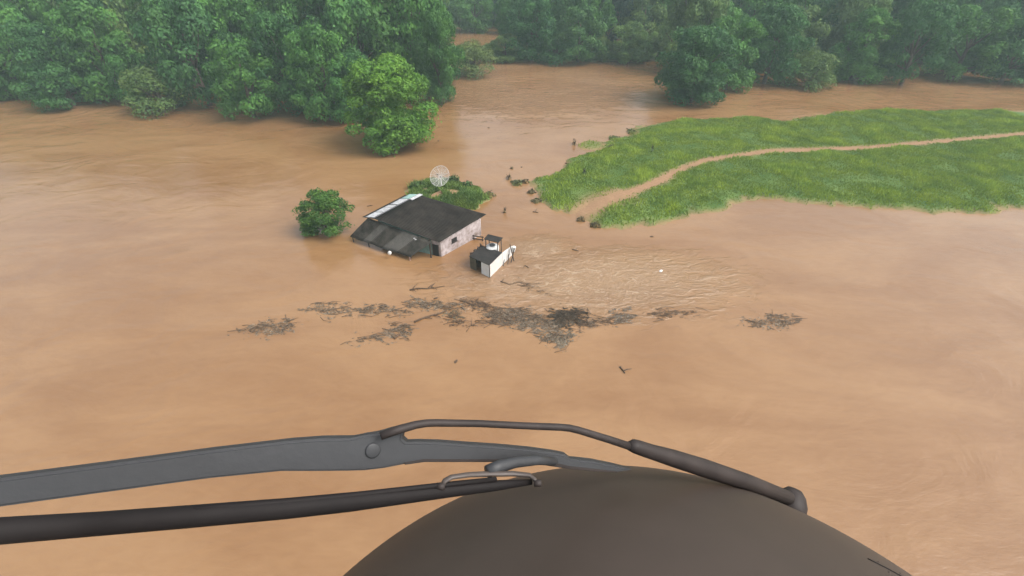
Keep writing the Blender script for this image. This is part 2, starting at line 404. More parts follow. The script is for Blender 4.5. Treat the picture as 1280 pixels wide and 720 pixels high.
# the tree the eye meets first has its own, finer crown
KINDS['near'] = (44, 42000, 0.25, 'dome')
P(492, 181, 'near', 15.6, 12.6, LIGHT, 'bright light green tree standing in the water, nearest of the left bank', rz=3.6)
KINDS['near_dark'] = (43, 30000, 0.27, 'dome')
P(552, 131, 'near_dark', 10.5, 16.0, (0.055, 0.15, 0.042), 'dark green tree right behind the bright green one, jutting out over the river', rz=2.0)
P(520, 116, 'tall', 15, 23, MIDG, 'tallest pale topped tree at the upper left, behind the bright green tree')
P(462, 122, 'tall_b', 15, 20, (0.075, 0.195, 0.055), 'tall tree at the left edge of the view behind the bright green tree')
P(449, 148, 'dense', 9, 11, DARK, 'dark shaded tree low between the bright green tree and the left edge')
P(545, 106, 'round', 11, 17, DARK, 'dark round tree behind the one jutting out over the river')
P(592, 95, 'low', 11.2, 9.0, (0.11, 0.17, 0.06), 'low rounded grey green bush on its own in the river, middle of the channel', name='river_bush', cat='bush')
P(632, 77, 'round_b', 9.0, 6.5, GREY, 'small olive shrub at the left end of the far tree line', name='river_bush', cat='bush')
P(612, 72, 'low', 6.5, 4.2, PALE, 'sparse yellowish shrub in the shallows by the narrow back channel', name='river_bush', cat='bush')
P(648, 72, 'low', 8, 6, PALE, 'thin light shrub between the olive shrub and the dark far tree', name='river_bush', cat='bush')
P(664, 76, 'dense', 14, 14.5, (0.04, 0.125, 0.045), 'dark bushy tree with bright leaf tips on the far shore, left of centre')
P(694, 79, 'low', 10, 8.5, DARK, 'low dark tree hanging over the far shore with its leaves in the water')
P(722, 78, 'round_b', 13.5, 13, (0.06, 0.15, 0.05), 'broad mid green tree in the middle of the far shore')
P(752, 76, 'low', 8, 7, GREY, 'short greyish shrub in a gap of the far tree line', name='river_bush', cat='bush')
P(784, 78, 'round', 11.5, 9.2, PALE, 'pale round topped tree at the right end of the far shore')
P(806, 77, 'loose', 7, 7, PALE, 'thin stemmed pale tree on the far shore beside the round topped one')
P(822, 74, 'low', 8, 9, (0.09, 0.15, 0.05), 'yellow green tree on the far shore behind the right edge tree')
KINDS['edge'] = (47, 28000, 0.28, 'dome')
P(862, 128, 'edge', 15.8, 13.5, (0.042, 0.12, 0.045), 'dark green tree leaning into the right edge above the grassy bank', rz=1.0)
rr = random.Random(5)
# second and third rows across the far shore
for px, py, k, w, h, c in [(645, 66, 'tall', 11, 15, DARK), (678, 64, 'round', 14, 17, MIDG), (708, 66, 'tall_b', 12, 18, (0.055, 0.15, 0.05)), (738, 64, 'dense', 13, 16, MIDG),
                           (768, 62, 'tall', 12, 19, (0.022, 0.06, 0.045)), (800, 64, 'round_b', 13, 15, GREY), (832, 62, 'tall_b', 13, 17, MIDG)]:
    P(px, py, k, w, h, c, 'hazy green tree in the row right behind the far shore trees', group='second row of trees on the far shore')
# trees of the left bank, further left than the picture's bright tree
for px, py, k, w, h, c in [(415, 150, 'round', 12, 15, MIDG), (372, 138, 'dense', 13, 16, DARK), (318, 146, 'round_b', 13, 13, MIDG), (262, 132, 'tall', 14, 19, DARK), (205, 140, 'low', 12, 10, GREY),
                           (150, 126, 'round', 15, 17, MIDG), (92, 132, 'dense', 14, 14, DARK), (30, 122, 'tall_b', 15, 18, MIDG), (-30, 128, 'round_b', 14, 14, MIDG)]:
    P(px, py, k, w, h, c, 'leafy tree standing in flood water along the left bank', group='trees along the left bank')
for i in range(34):
    px = -140+i*20.5+rr.uniform(-8, 8); py = rr.uniform(92, 116)
    if px > 548: continue
    P(px, py, rr.choice(['tall', 'round', 'dense', 'tall_b', 'round_b']), rr.uniform(13, 17), rr.uniform(16, 23), rr.choice([DARK, MIDG, GREY]), 'tall tree of the wood rising behind the left bank', group='wood behind the left bank')
# right of the picture, beyond the grassy bank
for px, py, k, w, h, c in [(905, 112, 'round_b', 13, 14, MIDG), (955, 104, 'dense', 14, 15, DARK), (1010, 108, 'low', 12, 9, GREY), (1065, 100, 'round', 14, 14, MIDG), (1125, 106, 'tall', 13, 16, DARK), (1190, 98, 'round_b', 15, 15, MIDG),
                           (1250, 104, 'dense', 14, 13, DARK), (1310, 98, 'round', 14, 15, MIDG)]:
    P(px, py, k, w, h, c, 'leafy tree at the water beyond the grassy bank on the right', group='trees beyond the grassy bank')
for i in range(26):
    px = 850+i*21+rr.uniform(-8, 8); py = rr.uniform(70, 92)
    P(px, py, rr.choice(['tall', 'round', 'dense', 'tall_b', 'round_b']), rr.uniform(12, 16), rr.uniform(14, 20), rr.choice([DARK, MIDG, GREY]), 'tree of the wood rising behind the right hand flood', group='wood behind the right hand flood')
# rising wood beyond the back channel
for j, yy in enumerate([181, 191, 203, 216, 230, 246]):
    half = yy*1.12
    xx = -half+rr.uniform(0, 8)
    while xx < half:
        if not (abs(xx) > 150 and rr.random() < 0.3) and not (j == 0 and xx > 5 and rr.random() < 0.3):
            pp = yy+rr.uniform(-4, 4)
            h = rr.uniform(8, 12) if j == 0 else rr.uniform(12, 20)
            plant(rr.choice(['tall', 'round', 'dense', 'tall_b', 'round_b', 'low']), xx, pp, rr.uniform(12, 16), h, rr.choice([DARK, MIDG, GREY, (0.03, 0.07, 0.045)]),
                  'hazy tree of the wooded slope beyond the back channel', group='wooded slope beyond the river')
        xx += rr.uniform(11, 15)
# small tree whose branches reach in at the left edge beside the lean-to
c = at(412, 290)
plant('dense', c.x-0.2, c.y, 6.4, 4.6, (0.06, 0.14, 0.03), 'small green tree at the left edge beside the lean-to roof', name='small_tree')

# the wood that goes on beyond: one far mass of foliage clumps over the hills
nfar = 60000
fx = RNG.uniform(-900, 900, nfar); fy = 262+RNG.random(nfar)**1.5*700
gh, _ = gheight(fx, fy)
lum = np.array([noise.noise((a*0.07, b*0.07, 9.0)) for a, b in zip(fx, fy)])
fz = gh+11+lum*7+RNG.uniform(-2.5, 1.5, nfar)
cc = np.stack([fx, fy, fz], 1)
nr = RNG.normal(size=(nfar, 3))*0.6+np.array([0, -0.3, 0.8]); nr /= np.linalg.norm(nr, axis=1)[:, None]
tt = np.cross(nr, RNG.normal(size=(nfar, 3))); tt /= np.linalg.norm(tt, axis=1)[:, None]; bb = np.cross(nr, tt)
sz = RNG.uniform(2.2, 4.6, nfar)[:, None]
fw = fast('far_wood', np.stack([cc-tt*sz*.5, cc+bb*sz*.35, cc+tt*sz*.5, cc-bb*sz*.35], 1).reshape(-1, 3), np.arange(nfar*4).reshape(-1, 4), M_LEAF, RNG.random(nfar))
fw.color = (0.04, 0.085, 0.045, 1); tag(fw, 'far wooded hills as one mass of hazy green crowns', 'wood', kind='stuff')

# ------------------------------------------------------------------ grass
def grass(name, x0, x1, y0, y1, n_, keep, hgt_, col, label):
    x = RNG.uniform(x0, x1, n_); y = RNG.uniform(y0, y1, n_)
    h, m = gheight(x, y)
    k = keep(x, y, h, m); x, y, h = x[k], y[k], h[k]
    q = len(x)
    patch = np.array([noise.noise((a*0.25, b*0.25, 4.0)) for a, b in zip(x, y)])
    hh = hgt_*(0.6+0.9*RNG.random(q))*np.clip(1+patch*1.6, .35, 2)
    a = RNG.uniform(0, 6.28, q); w = hgt_*0.35*(0.6+0.8*RNG.random(q))
    dx, dy = np.cos(a)*w, np.sin(a)*w
    lx, ly = RNG.normal(size=q)*hh*0.35, RNG.normal(size=q)*hh*0.35
    V = np.stack([np.stack([x-dx, y-dy, h-0.03], 1), np.stack([x+dx, y+dy, h-0.03], 1), np.stack([x+lx, y+ly, h+hh], 1)], 1).reshape(-1, 3)
    o = fast(name, V, np.arange(q*3).reshape(-1, 3), M_GRASS, np.clip(0.5+patch*0.9+RNG.uniform(-.25, .25, q), 0, 1), nside=3)
    o.color = (*col, 1); tag(o, label, 'grass', kind='stuff'); return o
grass('grass', 2, 90, 44, 104, 420000, lambda x, y, h, m: (h > 0.0) & (RNG.random(len(x)) > m*1.1) & (RNG.random(len(x)) < 0.03+h/0.42), 0.20, (0.175, 0.26, 0.045), 'short bright green grass covering the muddy bank')
grass('mound_grass', -16, -1, 50, 66, 60000, lambda x, y, h, m: (h > 0.0) & (m < 0.42) & (RNG.random(len(x)) < 0.1+h/0.3) & (x > -15.6), 0.42, (0.115, 0.19, 0.05), 'tall green grass on the mound behind the house')

# drowned shrubs and tussocks
def shrub(px, py, w, h, col, label, seed, name='drowned_shrub', twiggy=False, cat='shrub'):
    c = at(px, py); gz = max(0, float(gheight(np.array([c.x]), np.array([c.y]))[0][0]))
    r = np.random.default_rng(seed); root = empty(name, (c.x, c.y, gz))
    q = 260 if not twiggy else 26
    d = r.normal(size=(q, 3)); d /= np.linalg.norm(d, axis=1)[:, None]; d[:, 2] = abs(d[:, 2])
    lump = 1+0.35*np.sin(d[:, 0]*4+seed)*np.cos(d[:, 1]*5)
    cc = d*np.array([w/2, w/2, h])*(r.random((q, 1))**0.4)*lump[:, None]
    nr = d+r.normal(size=(q, 3))*0.5; nr /= np.linalg.norm(nr, axis=1)[:, None]
    t = np.cross(nr, r.normal(size=(q, 3))); t /= np.linalg.norm(t, axis=1)[:, None]; b = np.cross(nr, t)
    s = 0.16*(0.6+r.random((q, 1)))
    f_ = fast('foliage', np.stack([cc-t*s, cc+b*s*.5, cc+t*s, cc-b*s*.5], 1).reshape(-1, 3), np.arange(q*4).reshape(-1, 4), M_LEAF, r.random(q), root)
    f_.color = (*col, 1)
    tb = MB()
    for i in range(7 if not twiggy else 12):
        a = r.uniform(0, 6.28); e = Vector((math.cos(a)*w*.5*r.uniform(.4, 1), math.sin(a)*w*.5*r.uniform(.4, 1), h*r.uniform(.6, 1.15)))
        tb.tube([Vector((0, 0, -.3)), e*.5+Vector((0, 0, .1*h)), e], [0.03, 0.022, 0.01], 5)
    st = tb.build('stem', M_POST, root)
    st.matrix_parent_inverse = Matrix.Identity(4)
    tag(root, label, cat)
    return root
BR = (0.17, 0.13, 0.075); OL = (0.15, 0.19, 0.07)
shrub(636, 224, 0.9, 0.8, BR, 'brown twiggy shrub poking from the water left of the bank tip', 1, twiggy=True)
shrub(646, 230, 1.6, 0.5, (0.13, 0.15, 0.07), 'flat olive tussock in the water just left of the bank tip', 2)
shrub(656, 228, 1.0, 0.4, BR, 'low brown tussock touching the bank tip', 3)
shrub(664, 241, 1.0, 0.35, (0.13, 0.11, 0.06), 'dry yellow brown tussock at the pale flooded edge of the bank', 4)
shrub(671, 252, 1.2, 0.3, (0.14, 0.13, 0.07), 'flattened straw coloured tussock at the lower tip of the bank', 5)
shrub(718, 181, 0.8, 0.9, BR, 'thin dark bush in the water left of the grassy islet', 6, twiggy=True)
shrub(768, 174, 1.8, 0.6, OL, 'olive bush on the shore between islet and bank', 7)
shrub(790, 166, 1.6, 0.7, OL, 'rounded olive bush on the upper edge of the bank', 8)
shrub(764, 187, 1.2, 0.35, (0.14, 0.15, 0.08), 'pale tussock in the muddy gap below the islet', 9)
shrub(611, 245, 1.5, 0.55, (0.14, 0.14, 0.06), 'brown green bush alone in the water right of the mound', 10)
shrub(585, 238, 1.1, 1.0, (0.05, 0.1, 0.03), 'dark green bush on the right shoulder of the mound', 11)
shrub(567, 231, 1.6, 0.9, (0.06, 0.11, 0.04), 'leafy green bush beside the foot of the dish', 12)
shrub(524, 238, 2.2, 1.0, (0.07, 0.13, 0.04), 'bushy weeds at the left end of the mound beside the roof', 13)
shrub(726, 275, 0.9, 0.35, BR, 'dark clump at the muddy corner below the path', 14)
shrub(744, 282, 1.3, 0.25, (0.12, 0.1, 0.05), 'trampled brown weeds at the lower edge of the bank', 15)
shrub(730, 223, 0.5, 0.9, (0.08, 0.13, 0.05), 'thin dark sapling standing in the grass near the bank tip', 16, name='sapling', twiggy=True, cat='sapling')
shrub(814, 195, 0.5, 1.2, (0.08, 0.13, 0.05), 'thin dark sapling in the grass near the upper right of the bank', 17, name='sapling', twiggy=True, cat='sapling')
shrub(631, 266, 0.35, 0.7, BR, 'small brown snag sticking out of the water right of the house', 18, name='snag', twiggy=True, cat='snag')
shrub(640, 211, 0.5, 0.2, BR, 'tiny brown twig tip in the open water above the tussocks', 19, name='snag', twiggy=True, cat='snag')

# ------------------------------------------------------------------ house
def corrugated(quad, per, amp, thick=0.012, sag=0.0):
    """wavy sheet over a quad a,b,c,d; waves run along a-d / b-c"""
    a, b, c, d = [Vector(q) for q in quad]
    nrm = (b-a).cross(d-a).normalized()
    if nrm.z < 0: nrm = -nrm
    nu = max(4, int((b-a).length/per*6)); nv = 7
    V = []; Fc = []
    for lay in (0, 1):
        for j in range(nv+1):
            for i in range(nu+1):
                u, v = i/nu, j/nv
                q = (a*(1-u)+b*u)*(1-v)+(d*(1-u)+c*u)*v
                q = q+nrm*(amp*math.sin(u*(b-a).length/per*2*math.pi)-lay*thick)
                q.z += sag*noise.noise((q.x*0.5, q.y*0.5, 3.0))
                V.append(q[:])
    L = (nu+1)*(nv+1)
    for lay in (0, 1):
        for j in range(nv):
            for i in range(nu):
                k = lay*L+j*(nu+1)+i; f4 = (k, k+1, k+nu+2, k+nu+1); Fc.append(f4 if lay == 0 else f4[::-1])
    rim = [j for j in range(nu+1)]+[(j+1)*(nu+1)+nu for j in range(nv)]+[nv*(nu+1)+nu-1-j for j in range(nu)]+[(nv-1-j)*(nu+1) for j in range(nv)]
    for k in range(len(rim)-1): Fc.append((rim[k], rim[k]+L, rim[k+1]+L, rim[k+1]))
    return V, Fc
def sheet(name, quad, m, parent, per=0.18, amp=0.022, sag=0.0):
    V, Fc = corrugated(quad, per, amp, sag=sag)
    V = [(v[0]-parent.location.x, v[1]-parent.location.y, v[2]-parent.location.z) for v in V]
    return fast(name, V, Fc, m, parent=parent, smooth=False)

M_ROOF = mat('weathered_roof', (0.017, 0.014, 0.012), 0.9, 0.35, 0.7, bump=0.3, bscale=6, spec=0.1, second=(0.036, 0.030, 0.025))
M_LEAN = mat('old_sheet_metal', (0.034, 0.032, 0.028), 0.85, 0.4, 1.1, second=(0.085, 0.075, 0.062), bump=0.2, bscale=5, spec=.15)
M_LEANL = mat('paler_sheet', (0.10, 0.093, 0.083), 0.85, 0.3, 1.2)
M_WHITESH = mat('white_sheet', (0.40, 0.40, 0.41), 0.7, 0.3, 3.5, second=(0.62, 0.62, 0.63))
M_TEALSH = mat('teal_sheet', (0.28, 0.42, 0.38), 0.6, 0.25, 2.5)
M_WALL = mat('stained_plaster', (0.24, 0.175, 0.145), 0.85, 0.25, 1.6, second=(0.55, 0.49, 0.50), bump=0.2, bscale=12)
M_TEAL = mat('teal_paint', (0.20, 0.30, 0.27), 0.8, 0.3, 2)
M_DARK = mat('dark_opening', (0.018, 0.015, 0.014), 0.8, 0.2, 3)
M_WHITE = mat('white_paint', (0.72, 0.72, 0.72), 0.6, 0.08, 2.5, second=(0.60, 0.58, 0.54))
M_GREYP = mat('grey_plate', (0.10, 0.10, 0.105), 0.6, 0.2, 3)

EZ = 2.1; RZ = 3.25
E1, E2, R1, R2 = at(549, 303, EZ), at(608, 268, EZ), at(467, 273, RZ), at(523, 243.5, RZ)
house = empty('flooded_house', (-9, 47, 0)); tag(house, 'flooded house with dark gable roof, pale walls and low lean-to', 'house')
def hb(mb, name, m, parent=house):
    o = mb.build(name, m); o.parent = parent; o.matrix_parent_inverse = Matrix.Translation(-house.location) if parent is house else Matrix.Identity(4); return o
# main slope in broad sheets laid side by side, slightly uneven
rf = sheet('roof', (R1, R2, E2, E1), M_ROOF, house, per=0.22, amp=0.02, sag=0.05)
for k in range(1, 4):
    v = k/4
    a_ = R1.lerp(E1, v)+Vector((0, 0, .045)); b_ = R2.lerp(E2, v)+Vector((0, 0, .045)); dn = (E1-R1).normalized()*0.05
# back slope, seen only as a narrow strip above the ridge
bdir = (R1-E1); bdir.z = 0; bdir.normalize()
B1 = R1.lerp(R2, .06)+bdir*1.9+Vector((0, 0, -0.40)); B2 = R2+bdir*1.9+Vector((0, 0, -0.40))
sheet('roof_back_slope', (B1, B2, R2+Vector((0, 0, -.04)), R1+Vector((0, 0, -.04))), M_LEAN, house)
segs = [(0.02, 0.21, M_WHITESH), (0.235, 0.40, M_WHITESH), (0.42, 0.52, M_WHITESH), (0.55, 0.78, M_WHITESH), (0.80, 1.0, M_TEALSH)]
for s0, s1, m_ in segs:
    o_ = random.uniform(-.05, .05)
    lo = Vector((0, 0, 0.06)); A_ = R1.lerp(R2, s0)+lo+bdir*0.05; B_ = R1.lerp(R2, s1)+lo+bdir*0.05
    q_ = (A_+bdir*(1.15+o_)-Vector((0, 0, .19)), B_+bdir*(1.15-o_)-Vector((0, 0, .19)), B_, A_)
    pt = sheet('ridge_sheet', q_, m_, house)
    if m_ is M_TEALSH: pt['label'] = 'teal translucent ridge sheet'
rc = MB().tube([R1+Vector((0, 0, .05)), R2+Vector((0, 0, .05))], 0.07, 6); hb(rc, 'ridge_cap', M_GREYP)
wsl = sheet('loose_sheet', (R2.lerp(R1, .22)+Vector((0, 0, .10)), R2+Vector((.1, .1, .10)), R2+(E2-R2).normalized()*0.45+Vector((.1, .1, .08)), (R2+(E2-R2).normalized()*0.4).lerp(R1+(E1-R1).normalized()*0.4, .22)+Vector((0, 0, .08))), M_WHITESH, house)
# walls
W1 = Vector((*at(552, 321)[:2], 0)); W2 = Vector((*at(592, 299)[:2], 0)); ud = (W2-W1).normalized()
vd = (R1-E1); vd.z = 0; vd.normalize()
W2 = W1+ud*6.0; W3 = W2+vd*7.2; W4 = W1+vd*7.4
def ztop(p):
    """underside of the main slope above p"""
    n_ = (E2-E1).cross(R1-E1); return E1.z-((p.x-E1.x)*n_.x+(p.y-E1.y)*n_.y)/n_.z-0.06
def wall(p, q, name, m, t=0.14, par=house, zt=None):
    d = (q-p).normalized(); nn = Vector((-d.y, d.x, 0))*t
    z0 = ztop(p) if zt is None else zt[0]; z1 = ztop(q) if zt is None else zt[1]
    mb = MB(); b = mb.bm
    vs = [b.verts.new(v) for v in [(p.x, p.y, -1.3), (q.x, q.y, -1.3), (q.x, q.y, z1), (p.x, p.y, z0)]]
    vs2 = [b.verts.new((v.co.x+nn.x, v.co.y+nn.y, v.co.z)) for v in vs]
    b.faces.new(vs); b.faces.new(vs2[::-1])
    for i in range(4): b.faces.new((vs[i], vs2[i], vs2[(i+1) % 4], vs[(i+1) % 4]))
    return hb(mb, name, m, par)
side = wall(W1, W2, 'wall', M_WALL); side['label'] = 'pale mauve plaster side wall'
wall(W2-ud*0.0, W3, 'wall', M_WALL)
gw = wall(W1+vd*1.05, W1, 'wall', M_WALL)
tw = wall(W4, W1+vd*1.08, 'wall', M_TEAL); tw['label'] = 'teal painted end wall under the lean-to'
wall(W3, W4, 'wall', M_WALL, zt=(2.6, 2.6))
nr_ = Vector((ud.y, -ud.x, 0))      # out of the long side
ng = -ud                             # out of the end wall
def panel(p, along, out, w, z0, z1, name, m, par=house, t=0.05, off=0.0):
    R_ = Matrix((along, out, Vector((0, 0, 1)))).transposed()
    mb = MB().box(p+along*(w/2)+out*(t/2+off)+Vector((0, 0, (z0+z1)/2)), (w, t, z1-z0), R_); return hb(mb, name, m, par)
dr = panel(W1+vd*0.28, vd, ng, 0.62, -1.0, 1.35, 'door', M_DARK, t=0.04)
for k, (o0, ww, a0, a1) in enumerate([(0.22, 0.06, -1.0, 1.40), (0.90, 0.06, -1.0, 1.40)]):
    panel(W1+vd*o0, vd, ng, ww, a0, a1, 'door_frame', M_POST, dr, t=0.07)
wn = panel(W1+ud*1.55, ud, nr_, 0.75, 0.95, 1.42, 'window', M_DARK, t=0.03)
panel(W1+ud*1.48, ud, nr_, 0.89, 0.88, 0.95, 'window_sill', M_POST, wn, t=0.09)
# posts of the eave and of the lean-to
def post(p, zt, r=0.07, m=M_POST):
    o = hb(MB().tube([Vector((p.x, p.y, -1.3)), Vector((p.x+.01, p.y, zt*.5)), Vector((p.x, p.y, zt))], [r, r*.95, r*.9], 7), 'post', m); return o
post(at(539, 322), 2.2, 0.09)
post(at(591, 298.5), 1.95, 0.07)
# lean-to: a row of sheets, some paler
T1, T2 = at(460, 272, RZ-.30), at(546, 302.5, EZ-.12)
L4, L3 = at(437, 296, 0.60), at(512.5, 321.5, 0.50)
T2b, L3b = at(541, 302.5, 2.0), L3
nsh = 9
for k in range(nsh):
    u0, u1 = k/nsh, (k+1)/nsh+0.012
    ex = random.uniform(-.08, .10); dz = 0.012*(k % 2)
    q_ = [T1.lerp(T2b, u0), T1.lerp(T2b, min(u1, 1)), L4.lerp(L3b, min(u1, 1)), L4.lerp(L3b, u0)]
    dd = (q_[3]-q_[0]).normalized()*ex
    q_[2] += dd; q_[3] += dd
    for v in q_: v.z += dz
    mm = M_LEANL if k in (2, 5, 6) else M_LEAN
    sheet('lean_to_sheet', q_, mm, house, per=0.16, amp=0.022, sag=0.05)
beam = hb(MB().tube([L4.lerp(T1, .06)-Vector((0, 0, .1)), L3.lerp(T2b, .06)-Vector((0, 0, .1))], 0.055, 6), 'eave_beam', M_POST)
for u in (0.03, 0.3, 0.62, 0.97):
    q_ = L4.lerp(L3, u).lerp(T1.lerp(T2b, u), .06); post(Vector((q_.x, q_.y, 0)), q_.z-.12, 0.06, M_POST if u < .9 else mat('pinkish_post', (0.30, 0.19, 0.16), 0.8, 0.2, 4))
# loose stones holding the sheets down
for px_, py_ in [(518, 298.5), (524, 296.5), (519.5, 300)]:
    c_ = at(px_, py_, 1.95)
    hb(MB().box(c_+Vector((0, 0, .06)), (.20, .14, .10), Matrix.Rotation(random.random()*3, 3, 'Z'), .03), 'roof_stone', M_WHITESH)
# white bucket-like bag hanging at the lean-to's eave
c_ = at(487, 316, 0.75)
bag = empty('white_bag', c_); tag(bag, 'small white bag hanging under the edge of the lean-to roof', 'bag')
mb = MB(); bmesh.ops.create_icosphere(mb.bm, subdivisions=3, radius=1.0)
for v in mb.bm.verts:
    v.co = Vector((v.co.x*.20*(1+.25*noise.noise(v.co*2)), v.co.y*.17, v.co.z*.24*(1+.2*noise.noise(v.co*1.7)))); v.co.x *= 1-.35*max(0, v.co.z/.24)
o = mb.build('sack', M_WHITE, smooth=True); o.parent = bag
o = MB().tube([(0, 0, .2), (.01, 0, .42)], .015, 5).build('tie', M_POST); o.parent = bag

# wooden rail fence from the corner post of the house towards the shed
rail = empty('rail_fence', at(597, 298)); tag(rail, 'short dark wooden rail fence between house corner and shed', 'fence')
def loc(mb, name, m, par, root=None, smooth=False):
    o = mb.build(name, m, smooth=smooth); o.parent = par; o.matrix_parent_inverse = Matrix.Translation(-par.location) if par.parent is None else Matrix.Identity(4); return o
pa, pb = at(592.5, 300), at(603, 301.5)
for q_ in (pa, pb): loc(MB().tube([q_-Vector((0, 0, 1.2)), q_+Vector((0, 0, .62))], .055, 6), 'post', M_POST, rail)
for z_ in (.18, .52): loc(MB().box((pa+pb)/2+Vector((0, 0, z_)), ((pb-pa).length+.3, .05, .11), (pb-pa).to_track_quat('X', 'Z').to_matrix()), 'rail', M_POST, rail)

# ------------------------------------------------------------------ dish
dish = empty('satellite_dish', at(552, 235, 0.75)); tag(dish, 'large white mesh satellite dish on a post on the mound behind the house', 'satellite dish')
M_MESH = mat('mesh_white', (0.62, 0.60, 0.58), 0.6, 0.1, 3)
loc(MB().tube([(0, 0, -1), (0, 0, 1.4)], [.06, .05], 8), 'mast', M_WHITE, dish).matrix_parent_inverse = Matrix.Identity(4)
# reflector: rings and ribs of a see-through mesh bowl aimed up and to the left
axis = Vector((-0.30, -0.72, 0.62)).normalized(); q0 = axis.to_track_quat('Z', 'Y').to_matrix()
cen = Vector((0, 0, 1.55))
Rr = 1.32
def dp(r, a): return cen+q0@Vector((r*math.cos(a), r*math.sin(a), 0.22*r*r/Rr/Rr*1.3))
mb = MB(); nr2 = 16
for i in range(1, 18):
    r = Rr*i/17
    mb.tube([dp(r, 2*math.pi*k/32) for k in range(33)], 0.0075 if i < 17 else .022, 4, caps=False)
for k in range(56): mb.tube([dp(.1, 2*math.pi*k/56), dp(.6, 2*math.pi*k/56), dp(Rr, 2*math.pi*k/56)], 0.006, 4)
o = mb.build('reflector', M_MESH); o.parent = dish
for k in range(12):
    o = MB().tube([dp(.08, 2*math.pi*k/12)-axis*.02, dp(.65, 2*math.pi*k/12)-axis*.02, dp(Rr, 2*math.pi*k/12)-axis*.02], .016, 5).build('rib', M_MESH); o.parent = dish
fp = cen+axis*0.95
for k in range(3):
    o = MB().tube([dp(Rr*.8, 2*math.pi*k/3+.4), fp], .012, 5).build('feed_strut', M_GREYP); o.parent = dish
o = MB().tube([fp-axis*.1, fp+axis*.12], [.06, .05], 8).build('feed_horn', M_GREYP); o.parent = dish
o = MB().tube([Vector((0, 0, 1.35)), cen-axis*.03], [.07, .12], 8).build('mount', M_GREYP); o.parent = dish

# ------------------------------------------------------------------ drowned shed beside the house
A = at(612.5, 347); Bb = at(588, 335); Cc = at(640, 319)
U = (Bb-A); U.z = 0; lu = U.length; U.normalize(); Vv = (Cc-A); Vv.z = 0; lv = Vv.length; Vv.normalize()
shed = empty('drowned_shed', (A+Bb)/2); tag(shed, 'small half drowned shed with dark flat roof and white walls right of the house', 'shed')
ZS = 1.45
M_OLIVE = mat('olive_boards', (0.085, 0.07, 0.045), 0.85, 0.35, 3, bump=.4)
M_SROOF = mat('shed_roof', (0.030, 0.027, 0.025), 0.85, 0.35, 1.5, bump=.3, spec=.15)
def swall(p, q, z0, z1, z2, name, m, t=.08, par=shed, lab=None):
    d = (q-p).normalized(); nn = Vector((-d.y, d.x, 0))*t; mb = MB(); b = mb.bm
    vs = [b.verts.new(v) for v in [(p.x, p.y, z0), (q.x, q.y, z0), (q.x, q.y, z2), (p.x, p.y, z1)]]
    vs2 = [b.verts.new((v.co.x+nn.x, v.co.y+nn.y, v.co.z)) for v in vs]
    b.faces.new(vs); b.faces.new(vs2[::-1])
    for i in range(4): b.faces.new((vs[i], vs2[i], vs2[(i+1) % 4], vs[(i+1) % 4]))
    o = loc(mb, name, m, par, shed)
    if lab: o['label'] = lab
    return o
fw_ = A+U*(lu*0.42)
swall(fw_, A, -1.2, ZS, ZS, 'wall', M_WHITE, lab='white front panel')
swall(A+Vv*.02, A+Vv*lv*.55, -1.2, ZS, ZS, 'wall', mat('cream_paint', (0.62, 0.58, 0.54), .7, .15, 2), lab='cream side wall')
swall(A+Vv*lv*.56, A+Vv*lv, -1.2, ZS-.05, ZS-.35, 'wall', M_WHITE, lab='white low side wall at the back')
Bk = A+U*lu; Bv = Bk+Vv*lv*.50; Av = A+Vv*lv*.55
swall(Bk, Bk-U*(lu*.30), -1.2, ZS-.1, ZS-.1, 'wall', M_OLIVE, lab='dark olive board front')
swall(Bv, Bk, -1.2, ZS-.1, ZS-.1, 'wall', M_OLIVE)
swall(Av, Bv, -1.2, ZS-.1, ZS-.1, 'wall', M_OLIVE)
loc(MB().slab([A+Vector((0, 0, ZS+.06))-Vv*.08, Av+Vector((0, 0, ZS+.06)), Bv+Vector((0, 0, ZS-.02))+U*.1, Bk+Vector((0, 0, ZS-.02))+U*.05-Vv*.05], .05), 'roof', M_SROOF, shed)
for i in range(4):   # broken roof edge boards standing up at the back left
    q_ = Bk.lerp(Bv, .15+.26*i)+Vector((0, 0, ZS+.08)); loc(MB().box(q_, (.30, .07, .22+.08*(i % 2)), Matrix.Rotation(.5+i*.5, 3, 'Z')), 'edge_board', M_POST, shed)
loc(MB().tube([A+Vector((-.01, -.03, -1)), A+Vector((-.01, -.03, ZS+.02))], .045, 6), 'corner_post', M_POST, shed)
# tank shelter behind the shed: dark square lid roof on posts, white tank beneath
tc_ = at(616.5, 297.5, 2.45)
shel = empty('tank_shelter', (tc_.x, tc_.y, 0)); tag(shel, 'little dark square roof on posts over the white tank', 'shelter')
rU = (at(628, 299, 2.45)-at(612, 303.5, 2.45)).normalized(); rc_ = [at(605, 298.5, 2.45), at(610, 292.5, 2.5), at(628.5, 297, 2.45), at(623, 303, 2.4)]
loc(MB().slab(rc_, .07), 'roof', M_SROOF, shel)
for q_ in rc_:
    q2 = q_.lerp(Vector((tc_.x, tc_.y, q_.z)), .18); loc(MB().tube([Vector((q2.x, q2.y, -1.2)), Vector((q2.x, q2.y, q_.z-.05))], .05, 6), 'post', M_POST, shel)
tk = at(612, 313, 0.7); tank = empty('water_tank', (tc_.x-.1, tc_.y-.05, 0)); tag(tank, 'white round water tank under the small dark roof', 'tank')
loc(MB().tube([Vector((tc_.x-.1, tc_.y-.05, z)) for z in (-.6, .5, 1.4, 1.5, 1.62)], [.62, .66, .68, .66, .40], 20), 'body', M_WHITE, tank, smooth=True)
loc(MB().tube([Vector((tc_.x-.1, tc_.y-.05, z)) for z in (1.60, 1.70, 1.74)], [.30, .30, .20], 16), 'lid', M_GREYP, tank)
